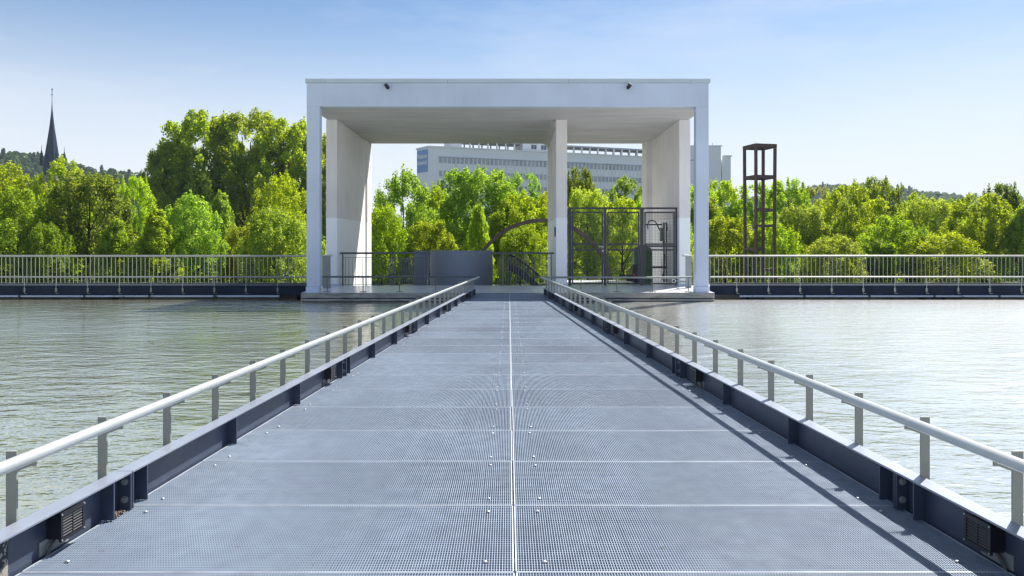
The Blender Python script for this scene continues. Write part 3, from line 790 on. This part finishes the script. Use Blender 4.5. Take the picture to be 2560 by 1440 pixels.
for i in range(4):
    j = (i+1) % 4
    a, b_ = Vector(lean(cor[i], ztop)), Vector(lean(cor[j], ztop)); t = (b_-a).normalized()
    MB().bar(a - t*(-wd/2-.001 if i % 2 else wd/2) + Vector((0,0,-.08)), b_ + t*(-wd/2-.001 if i % 2 else wd/2) + Vector((0,0,-.08)), wd+.004, .158).build('top_ring', M['rust'], tw)
    ring(i, j, PZ(444, TD), .14)
ring(3, 0, PZ(526, TD), .13); ring(3, 0, PZ(565, TD), .10); ring(0, 1, PZ(526, TD), .12); ring(0, 1, PZ(565, TD), .1)
ring(1, 2, PZ(622, TD), .13); ring(2, 3, PZ(622, TD), .12); ring(0, 1, PZ(675, TD), .12)

# ------------------------------------------------------------------ office building far behind
ANG = math.atan2(.353, .9356)
ob = thing('office_building', 'long pale office building with fins and a blue banner behind the trees', 'building', (-21.9, 200, ZG), ANG)
H = 28.1 - ZG; LB = 84; DP = 20.5
def lb(name, m, *b, bevel=0, parent=None): return MB().box(*b).build(name, m, parent or ob, local=True)
PLAN = [(0,0),(LB,0),(LB,DP),(6,DP),(-1.685,6.3)]
MB().poly(PLAN, 0, H).build('wall', M['bwall'], ob, local=True)
MB().poly([(-.2,-.25),(LB+.25,-.25),(LB+.25,DP+.25),(5.8,DP+.25),(-1.95,6.4)], H+.01, H+.30).build('parapet', M['bwall'], ob, local=True)
zw = [(25.5-ZG, 24.0-ZG), (21.97-ZG, 20.5-ZG), (18.4-ZG, 16.9-ZG), (14.9-ZG, 13.4-ZG)]
for fl, (zt_, zb_) in enumerate(zw):
    nb = 66 if fl == 0 else (33 if fl == 1 else 0)
    if nb:
        for k in range(nb):
            x = 2.6 + 1.2*k; f_ = lb('window', M['bglass'], x+.06, x+1.0, -.03, -.005, zb_, zt_)
    if fl >= 1:
        lb('window_band', M['bglass'], 2.6+1.2*nb+.06, 82, -.03, -.005, zb_, zt_)
    lb('sill', M['bwall'], 2.5, 82, -.10, -.04, zb_-.25, zb_-.02)
lb('head_band', M['bglass'], 2.5, 82, -.30, -.004, 25.5-ZG+.02, 25.5-ZG+.22)
for k in range(67):
    x = 2.6 + 1.2*k - .07; lb('fin', M['bwall'], x, x+.14, -.32, -.0045, 2, 25.5-ZG)
# rooftop canopy and penthouses
M['darkroof'] = mat('dark_roof_sheet', (.12,.12,.12), .95)
M['canopy'] = mat('canopy_grey', (.42,.46,.52), .7)
zr = H+.36
MB().poly([(.3,.3),(LB-.3,.3),(LB-.3,DP-.3),(6.2,DP-.3),(-1.2,6.2)], H+.301, H+.34).build('roof', M['darkroof'], ob, local=True)  # unseen dark sheet added to keep roof bounce off the canopy underside
lb('canopy', M['canopy'], 6, LB-.5, 3.0, 9.0, zr+2.0, zr+2.45)
for k in range(30):
    x = 7.0 + 2.6*k
    if x < LB-1: lb('canopy_post', M['bwall'], x, x+.35, 3.1, 3.5, zr, zr+1.995); lb('canopy_post', M['bwall'], x, x+.35, 8.4, 8.8, zr, zr+1.995)
for (a, b_, h) in ((6.5, 9.5, 1.98), (27.5, 38.5, 2.6), (38.6, 41.0, 1.9)):
    ph = lb('penthouse', M['bwall'], a, b_, 2.2, 8.3, zr, zr+h+.0)
    if h > 2.5:
        for x in (30.0, 33.0, 35.6):
            lb('window', M['bdark'], x, x+.75, 2.16, 2.195, zr+.7, zr+1.9, parent=ph); lb('window', M['bdark'], x+.85, x+1.6, 2.16, 2.195, zr+.7, zr+1.9, parent=ph)
E = Vector((-1.685, 6.3, 0)).normalized(); NB = Vector((-E.y, E.x, 0)) * 1.0
if NB.x > 0: NB = -NB
def bpt(t, o, z): q_ = E*t + NB*o; return (q_.x, q_.y, z)
t0_, t1_ = .45, 6.25
bn = MB().hexa([bpt(t1_,.10,H-6.4),bpt(t0_,.10,H-6.4),bpt(t0_,.02,H-6.4),bpt(t1_,.02,H-6.4),bpt(t1_,.10,H-.5),bpt(t0_,.10,H-.5),bpt(t0_,.02,H-.5),bpt(t1_,.02,H-.5)]).build('banner', M['banner'], ob, local=True)
def text(body, width, tm, z, m, parent):
    cu = bpy.data.curves.new('t', 'FONT'); cu.body = body; cu.size = 1.75; cu.extrude = .03; cu.align_x = 'CENTER'; cu.offset = .035
    to = bpy.data.objects.new('t', cu); COL.objects.link(to)
    dg = bpy.context.evaluated_depsgraph_get(); me = bpy.data.meshes.new_from_object(to.evaluated_get(dg))
    bpy.data.objects.remove(to); me.materials.clear(); me.materials.append(m)
    xs_ = [v.co.x for v in me.vertices]; k = width/(max(xs_)-min(xs_))
    o = bpy.data.objects.new('lettering', me); COL.objects.link(o); o.parent = parent
    p_ = bpt(tm, .14, z)
    o.matrix_local = Matrix(((-E.x,0,NB.x,p_[0]),(-E.y,0,NB.y,p_[1]),(0,1,0,z),(0,0,0,1))) @ Matrix.Diagonal((k,1,1,1))
text('Welcome', 5.4, 3.35, H-2.75, M['letters'], bn)
text('America!', 5.4, 3.35, H-4.45, M['letters'], bn)
st_ = thing('stair_tower', 'tall windowless pale tower block at the right end of the office building', 'building', (57, 226, ZG))
MB().box(52.2, PX(1802.5, 226), 226, 240, ZG, PZ(366, 226)).build('wall', M['bwall'], st_)
MB().box(51.9, PX(1805.5, 226), 225.7, 240.3, PZ(366, 226)+.01, PZ(363.5, 226)).build('roof', M['bwall'], st_)
MB().tube([(PX(1781, 230), 230, PZ(364, 226)), (PX(1781, 230), 230, PZ(357, 230))], .08, 6).build('mast', M['ebox'], st_)
MB().box(PX(1730, 226)-1.2, PX(1734, 226), 225.95, 225.995, PZ(402, 226), PZ(399, 226)).build('window', M['bglass'], st_)
sb = thing('lift_block', 'lower windowless pale block right of the tall tower block', 'building', (64, 228, ZG))
MB().box(PX(1802.5, 227)+.3, PX(1827, 227), 227, 239, ZG, PZ(391, 227)).build('wall', M['bwall'], sb)
MB().box(PX(1802.5, 227)+.25, PX(1830, 227), 226.7, 239.3, PZ(391, 227)+.01, PZ(388.5, 227)).build('roof', M['bwall'], sb)

# ------------------------------------------------------------------ church
CHD = 260.0
ch = thing('church', 'church tower with a tall dark slate spire rising over the trees', 'church', (PX(130, CHD), CHD, ZG))
ccx = PX(130, CHD); u = CHD/F
tb = MB().box(ccx-22*u, ccx+20*u, CHD-2.6, CHD+3.0, ZG, PZ(440, CHD)); tb.build('tower', M['stone'], ch)
MB().lathe([(21*u, 0)] + [(r_*u, (440-y_)*u) for r_, y_ in ((18,408),(16,388),(13.4,371),(9.2,341),(6,318),(3.1,292),(1.4,273),(.8,258),(.4,240))], (ccx, CHD, PZ(440, CHD)+.01), 8).build('spire', M['slate'], ch)
MB().tube([(ccx, CHD, PZ(242, CHD)), (ccx, CHD, PZ(224, CHD))], .09, 6).bar((ccx-.5, CHD, PZ(237, CHD)), (ccx+.5, CHD, PZ(237, CHD)), .12, .12).bar((ccx-.2, CHD, PZ(224, CHD)), (ccx+.35, CHD, PZ(222, CHD)), .1, .3).build('weathercock', M['slate'], ch)
for px in (113, 150.5):
    for dy in (-2.0, 2.4):
        MB().lathe([(4.2*u,0),(3.6*u,30*u),(2.6*u,(415-385)*u+.1),(.7*u,(415-376)*u),(.3*u,(415-364)*u)], (PX(px, CHD), CHD+dy, PZ(415, CHD)), 6).build('pinnacle', M['slate'], ch)

# ------------------------------------------------------------------ foliage
def leaf_mesh(name, P, NRM, size, m, nr):
    n = len(P)
    NRM = NRM / np.maximum(np.linalg.norm(NRM, axis=1, keepdims=True), 1e-6)
    t = nr.normal(size=(n,3)); t -= (t*NRM).sum(1, keepdims=True)*NRM; t /= np.maximum(np.linalg.norm(t, axis=1, keepdims=True), 1e-6)
    b = np.cross(NRM, t); s = size.reshape(-1,1)
    V = np.empty((n,4,3), np.float32)
    V[:,0] = P - t*s*.62; V[:,1] = P + b*s*.40 - t*s*.05 + NRM*s*.08; V[:,2] = P + t*s*.62; V[:,3] = P - b*s*.40 - t*s*.05 + NRM*s*.08
    me = bpy.data.meshes.new(name)
    me.vertices.add(n*4); me.vertices.foreach_set('co', V.reshape(-1))
    me.loops.add(n*4); me.loops.foreach_set('vertex_index', np.arange(n*4, dtype=np.int32))
    me.polygons.add(n); me.polygons.foreach_set('loop_start', np.arange(0, n*4, 4, dtype=np.int32)); me.polygons.foreach_set('loop_total', np.full(n, 4, np.int32))
    me.update(calc_edges=True); me.materials.append(m)
    return me

def crown(name, seed, H, Rr, zb, nclump, nleaf, leaf, shape='egg', rough=1.0, shoots=.35):
    nr = np.random.default_rng(seed)
    # clumps of leaves through the crown, mostly near its outside; each clump is a lumpy twig end
    t = nr.beta(1.25, 1.25, nclump)
    if shape == 'egg':   rad = np.sqrt(np.clip(1-((t-.36)/.66)**2, 0, 1))
    elif shape == 'cone': rad = np.clip(1.03-t, 0, 1)**.75 * np.clip(.55+t*3, 0, 1)
    elif shape == 'dome': rad = np.sqrt(np.clip(1-np.clip((t-.25)/.77, 0, 1)**2.4, 0, 1))*np.clip(.75+t, 0, 1)
    else:                rad = np.sqrt(np.clip(1-((t-.5)/.54)**2, 0, 1))
    a = nr.uniform(0, 2*np.pi, nclump)
    # uneven outline: slow lobes around the crown
    lob = 1 + .13*np.sin(3*a+nr.uniform(0,6)+t*5) + .10*np.sin(5*a+nr.uniform(0,6)-t*7)
    fr = np.clip(nr.uniform(.25, 1.0, nclump)**.55, 0, 1) * lob
    C = np.stack([np.cos(a)*rad*fr*Rr, np.sin(a)*rad*fr*Rr, zb + t*(H-zb)*.97], 1)
    rc = nr.uniform(.10, .20, nclump) * Rr * rough
    sh = nr.random(nclump) < shoots                  # upright shoots
    rc = np.where(sh, rc*.85, rc)
    k = nr.choice(nclump, nleaf, p=rc**2/np.sum(rc**2))
    dirn = nr.normal(size=(nleaf,3)); dirn /= np.linalg.norm(dirn, axis=1, keepdims=True)
    dirn[:,2] = np.where(nr.random(nleaf) < .45, np.abs(dirn[:,2]), dirn[:,2])
    rr_ = rc[k]*nr.uniform(.2, 1.12, nleaf)**.7
    # clumps are upright, a little pointed on top
    tap = 1 - .38*np.clip(dirn[:,2], 0, 1)
    P = C[k] + dirn*rr_[:,None]*np.stack([tap*np.where(sh[k],.55,1), tap*np.where(sh[k],.55,1), np.where(sh[k],2.1,1.25)], 1)
    tw_ = nr.random(nleaf) < .04
    P[tw_] += (P[tw_]-np.array([0,0,zb+.4*(H-zb)]))*nr.uniform(.005,.035,(tw_.sum(),1))
    P[:,2] = np.clip(P[:,2], .12, None)
    out = P - np.array([0,0,zb+.35*(H-zb)])
    out /= np.linalg.norm(out, axis=1, keepdims=True)
    NR = dirn*.55 + out*.30 + np.array([0,-0.0,.10]) + nr.normal(size=(nleaf,3))*.75
    me = leaf_mesh(name, P, NR, leaf*nr.uniform(.65, 1.35, nleaf), LEAF['mid'], nr)
    return me, C
def trunk(name, seed, H, C, r, zb):
    rg = random.Random(seed); m = MB()
    pts = [(0,0,0)]; x = y = 0
    top = H*.80; n = 7
    for k in range(1, n+1):
        x += rg.uniform(-.09,.09)*r*6; y += rg.uniform(-.09,.09)*r*6; pts.append((x, y, top*k/n))
    m.tube(pts, [r*(1.15 if k == 0 else 1-.82*k/n) for k in range(n+1)], 9)
    for c in C[::max(1, len(C)//26)]:
        k = max(1, min(n-1, int((c[2]*.62)/top*n))); p = Vector(pts[k]); q_ = Vector(c)
        mid = p.lerp(q_, .5) + Vector((0,0,-.06*(q_-p).length)); rr_ = r*(1-.8*k/n)*.5
        m.tube([p, mid, q_], [rr_, rr_*.6, rr_*.18], 5)
    return m.mesh(name, M['bark'], True)
VAR = {}
def variant(key, seed, H, Rr, zb, nc, nl, leaf, shape, r=.11, rough=1.0, shoots=.35):
    me, C = crown('crown', seed, H, Rr, zb, nc, nl, leaf, shape, rough, shoots)
    VAR[key] = (me, trunk('trunk', seed, H, C, r, zb), H, Rr)
variant('a', 11, 7, 2.5, .3, 300, 32000, .113, 'egg')
variant('b', 12, 7, 2.4, .2, 330, 33000, .11, 'dome')
variant('c', 13, 7, 2.2, .3, 260, 28000, .11, 'cone')
variant('d', 14, 8, 2.6, .6, 230, 27000, .125, 'egg', .13)
variant('e', 15, 8, 2.3, .7, 170, 20000, .125, 'oval', .12)
variant('f', 16, 6, 2.6, .1, 330, 33000, .11, 'dome')
variant('g', 17, 17, 5.6, 1.6, 240, 56000, .22, 'dome', .30, .95, .12)
variant('h', 18, 17, 5.2, 1.8, 220, 52000, .22, 'egg', .30, .95, .12)

def tree(px, top, wpx, d, key, leafkind, label, group='trees beyond the fences', squash=1.0, rz=None, trunk_on=True):
    cm, tm, H, Rr = VAR[key]
    x = PX(px, d); h = PZ(top, d) - ZG; s = (wpx*d/F)/2/Rr/1.12; sz = h/H/1.02
    name = {'a':'linden_tree','b':'linden_tree','c':'linden_tree','d':'maple_tree','e':'maple_tree','f':'linden_tree','g':'plane_tree','h':'plane_tree'}[key]
    th = thing(name, label, 'tree', (x, d, ZG), rng.uniform(0, 6.28) if rz is None else rz, group)
    th.scale = (s, s*squash, sz)
    c = bpy.data.objects.new('crown', cm); COL.objects.link(c); c.parent = th
    c.material_slots[0].link = 'OBJECT'; c.material_slots[0].material = LEAF[leafkind]
    t = bpy.data.objects.new('trunk', tm); COL.objects.link(t); t.parent = th
    return th
T = [ # px of the axis, px of the top, width in px, distance, form, leaf colour, label
 (45,470,200,43,'a','mid','green tree cut by the left border of the photo, in the front row'),
 (5,405,190,56,'d','lime','bright tree rising behind the one cut by the left border'),
 (222,420,240,45,'b','dark','broad dark olive tree in the front row right below the church spire'),
 (158,390,170,58,'e','lime','bright loose tree whose top hides the foot of the church spire'),
 (338,437,140,60,'d','lime','bright yellow green tree between the dark olive tree and the big plane trees'),
 (392,520,170,43,'c','lime','yellow green pointed tree in front of the left foot of the big plane trees'),
 (480,487,170,45,'a','pale','pale tree with rounded top standing in front of the big plane trees'),
 (553,478,140,50,'c','pale','pale pointed tree in front of the middle of the big plane trees'),
 (690,523,190,42,'f','pale','low pale domed tree beside the left column of the portico'),
 (702,438,170,55,'a','lime','bright tree above the low pale dome beside the left column'),
 (610,560,130,47,'b','mid','small green tree between the pale pointed tree and the low pale dome'),
 (290,545,150,42,'c','mid','small green tree at the right foot of the broad dark olive tree'),
 (120,560,140,42,'f','mid','low green tree at the left foot of the broad dark olive tree'),
 (1008,428,190,47,'a','pale','large pale crowned tree seen through the left of the portico opening'),
 (1130,422,150,68,'e','fresh','fresh green tree in front of the left end of the office building'),
 (1205,410,240,50,'b','pale','tallest pale tree in the middle of the portico opening'),
 (1196,510,120,42,'c','lime','narrow pointed bright tree in the middle of the portico opening'),
 (1310,428,150,66,'e','fresh','fresh green tree left of the middle wall of the portico'),
 (1295,485,190,48,'a','lime','bright tree over the left half of the steel arch'),
 (955,515,150,42,'f','lime','low bright tree beside the left wall of the portico'),
 (1075,545,150,43,'b','mid','low green tree above the curved stair wall'),
 (1300,570,140,41,'f','mid','low green tree under the steel arch'),
 (1452,415,120,56,'d','dark','dark green tree top just right of the middle wall of the portico'),
 (1470,462,160,46,'b','pale','pale tree above the left gate of the wire mesh cage'),
 (1562,438,150,66,'e','fresh','fresh green tree above the cage in front of the office building'),
 (1555,497,160,44,'a','lime','bright tree behind the right gate of the wire mesh cage'),
 (1655,470,160,52,'a','lime','bright tree behind the right wall of the portico'),
 (1735,455,150,58,'d','lime','bright tree in the gap beside the right column of the portico'),
 (1805,447,150,62,'d','lime','bright tree right of the portico below the tower blocks'),
 (1815,535,180,44,'b','mid','green tree in the front row just right of the portico'),
 (1885,452,170,60,'e','lime','bright loose tree behind the top of the rusty tower'),
 (1965,445,160,64,'d','lime','bright tree with feathery top just right of the rusty tower'),
 (2040,462,150,72,'e','silver','silvery tree in the back row right of the rusty tower'),
 (1930,555,170,43,'f','lime','low bright tree behind the lower half of the rusty tower'),
 (2005,505,180,50,'b','pale','grey green tree with pale tips right of the rusty tower'),
 (2120,462,210,52,'a','mid','large green tree left of the darkest tree on the right'),
 (2195,440,150,60,'d','dark','darkest and highest tree on the right'),
 (2232,540,210,44,'a','lime','bright tree in the front row below the darkest tree'),
 (2082,592,180,41,'f','pale','low tree with cream coloured flower heads behind the right fence'),
 (2325,488,170,54,'b','pale','pale tree below the double street lamp'),
 (2352,583,220,42,'f','lime','low yellow green domed tree behind the right fence'),
 (2458,480,200,47,'d','mid','green tree with visible boughs near the right border'),
 (2505,455,150,58,'d','dark','dark tree top behind the green tree near the right border'),
 (2555,512,150,45,'c','pale','pale tree cut by the right border'),
 (2390,492,110,66,'e','mid','small green tree top between the lamp and the green tree near the right border'),
 (2290,478,120,68,'e','mid','distant green tree top just right of the darkest tree'),
 (2180,600,130,43,'b','mid','small green tree between the cream flowered tree and the bright front tree'),
 (255,470,170,62,'d','lime','bright tree behind the right shoulder of the broad dark olive tree'),
 (90,455,170,62,'e','mid','green tree between the left border trees and the church spire'),
 (430,565,150,54,'b','mid','green tree low behind the pale tree in front of the plane trees'),
 (655,590,120,52,'a','lime','small bright tree behind the left edge of the low pale dome'),
 (1085,470,150,60,'a','lime','bright tree behind the two pale trees left in the portico opening'),
 (1385,470,150,58,'b','lime','bright tree behind the middle wall of the portico'),
 (1620,500,140,58,'b','mid','green tree behind the mesh panel of the cage'),
 (1760,490,140,56,'a','mid','green tree just behind the right column of the portico'),
 (2070,545,170,54,'b','lime','bright tree above the low cream flowered tree'),
 (2265,505,150,62,'a','lime','bright tree behind the gap right of the darkest tree'),
 (2410,540,150,56,'b','lime','bright tree left of the green tree with visible boughs'),
]
for (px, top, wp, d, key, lk, lab) in T: tree(px, top, wp, d, key, lk, lab)
BIG = [(440,345,190,82,'g','leftmost and lowest of the big dark plane trees'),
       (505,275,260,84,'h','big dark plane tree with the leftmost high top'),
       (625,270,270,86,'g','big dark plane tree in the middle of the clump'),
       (720,296,240,83,'h','big dark plane tree partly behind the left column of the portico'),
       (800,335,190,85,'g','plane tree peeping through the slit beside the left column'),]
for (px, top, wp, d, key, lab) in BIG: tree(px, top, wp, d, key, 'big', lab, 'big plane trees left of the portico')
# undergrowth that closes the view between the trunks
nr = np.random.default_rng(5)
n = 52000
cxs = nr.uniform(-34, 34, 260); cys = nr.uniform(47, 53, 260); czs = nr.uniform(-.4, 1.6, 260); crs = nr.uniform(.5, 1.1, 260)
k = nr.integers(0, 260, n); dv = nr.normal(size=(n,3)); dv /= np.linalg.norm(dv, axis=1, keepdims=True)
P = np.stack([cxs[k], cys[k], czs[k]], 1) + dv*(crs[k]*nr.uniform(.3,1.1,n)**.6)[:,None]
P[:,2] = np.clip(P[:,2], ZG+.05, None)
me = leaf_mesh('undergrowth', P, dv+nr.normal(size=(n,3))*.6+np.array([0,0,.4]), nr.uniform(.12,.26,n), LEAF['mid'], nr)
o = bpy.data.objects.new('undergrowth', me); COL.objects.link(o)
tag(o, 'dark leafy undergrowth between the trunks behind the fences', 'undergrowth', kind='stuff')

# ------------------------------------------------------------------ hills with woods
def hill(name, prof, d, depth, leafkind, nleaf, size, label):
    xs = [p[0] for p in prof]; zs = [p[1] for p in prof]
    nx, ny = 120, 14
    g = MB()
    X = np.linspace(xs[0], xs[-1], nx+1)
    prw = np.interp(X, xs, zs)
    def hz(px, v):                       # v 0 at the foot, 1 at the ridge, falls behind
        top = PZ(np.interp(px, xs, zs), d+depth*.6) - 4.0
        return ZG + (top-ZG)*(math.sin(min(v/.6, 1)*math.pi/2) if v <= .6 else math.cos((v-.6)/.4*math.pi/2*.9))
    for j in range(ny+1):
        v = j/ny
        for px in X: g.v.append((PX(px, d+depth*.6), d + depth*v, hz(px, v)))
    for j in range(ny):
        for i in range(nx): g.f.append((j*(nx+1)+i, j*(nx+1)+i+1, (j+1)*(nx+1)+i+1, (j+1)*(nx+1)+i))
    ho = g.build(name, M['hill'], smooth=True); tag(ho, kind='structure')
    nr = np.random.default_rng(int(d)); nt_ = 950
    tp = nr.uniform(xs[0], xs[-1], nt_); tv = nr.uniform(.05, .72, nt_)**.8
    base = np.array([(PX(a, d+depth*.6), d+depth*b, hz(a, b)) for a, b in zip(tp, tv)])
    hgt = nr.uniform(.6, 1.25, nt_)*7.0; con = nr.random(nt_) < .16
    k = nr.integers(0, nt_, nleaf); dv = nr.normal(size=(nleaf,3)); dv /= np.linalg.norm(dv, axis=1, keepdims=True)
    u_ = nr.random(nleaf)
    rad = np.where(con[k], (1.0-u_)*.30, .52*np.sqrt(np.clip(1-(2*u_-.9)**2*.8,0,1)))*hgt[k]
    P = base[k] + np.stack([dv[:,0]*rad, dv[:,1]*rad, (u_*1.05-.2)*hgt[k]*np.where(con[k],1.25,.9)], 1)
    me = leaf_mesh('wood', P, dv+np.array([0,0,.5])+nr.normal(size=(nleaf,3))*.4, size*nr.uniform(.6,1.4,nleaf), LEAF[leafkind], nr)
    wo = bpy.data.objects.new('hillside_wood', me); COL.objects.link(wo); tag(wo, label, 'wood', kind='stuff')
hill('hill', [(-700,420),(-300,395),(0,391),(60,389),(150,402),(220,424),(300,433),(370,441),(480,462),(640,500),(800,560)], 420, 180, 'wood', 110000, 1.8, 'dark wooded hillside far behind the church spire')
hill('hill', [(1700,560),(1850,505),(1990,476),(2090,464),(2140,465),(2245,474),(2316,486),(2400,493),(2560,499),(2800,497),(3200,520)], 640, 200, 'woodhaze', 80000, 2.4, 'pale distant wooded ridge behind the trees on the right')

# ------------------------------------------------------------------ street lamp above the right trees
LD = 78.0
lp = thing('street_lamp', 'double armed street lamp standing above the trees on the right', 'street lamp', (PX(2345, LD), LD, ZG))
lx = PX(2345, LD); zt = PZ(486, LD)
MB().tube([(lx, LD, ZG), (lx, LD, zt)], [.09, .05], 10).build('pole', M['ebox'], lp, smooth=True)
for s in (-1, 1):
    MB().bar((lx+s*.055, LD, zt), (lx+s*.14, LD, zt-.01), .06, .05).build('arm', M['ebox'], lp)
    MB().hexa([(lx+s*.14 if s>0 else lx-.40,LD-.13,zt-.10),(lx+.40 if s>0 else lx-.14,LD-.13,zt-.10),(lx+.40 if s>0 else lx-.14,LD+.13,zt-.10),(lx+s*.14 if s>0 else lx-.40,LD+.13,zt-.10),
               (lx+.16 if s>0 else lx-.30,LD-.08,zt+.03),(lx+.30 if s>0 else lx-.16,LD-.08,zt+.03),(lx+.30 if s>0 else lx-.16,LD+.08,zt+.03),(lx+.16 if s>0 else lx-.30,LD+.08,zt+.03)]).build('lamp_head', M['ebox'], lp)

# ------------------------------------------------------------------ air
HAZE = True
if HAZE:
    hm = bpy.data.materials.new('haze'); hm.use_nodes = True; nt = hm.node_tree; nt.nodes.clear()
    out = N(nt, 'ShaderNodeOutputMaterial'); pv = N(nt, 'ShaderNodeVolumePrincipled')
    pv.inputs['Color'].default_value = (.70,.85,1,1); pv.inputs['Density'].default_value = .00018; pv.inputs['Anisotropy'].default_value = .2
    nt.links.new(pv.outputs[0], out.inputs['Volume'])
    hz_ = MB().box(-950, 950, -160, 1050, -1.65, 110).build('haze', hm); tag(hz_, kind='stuff')
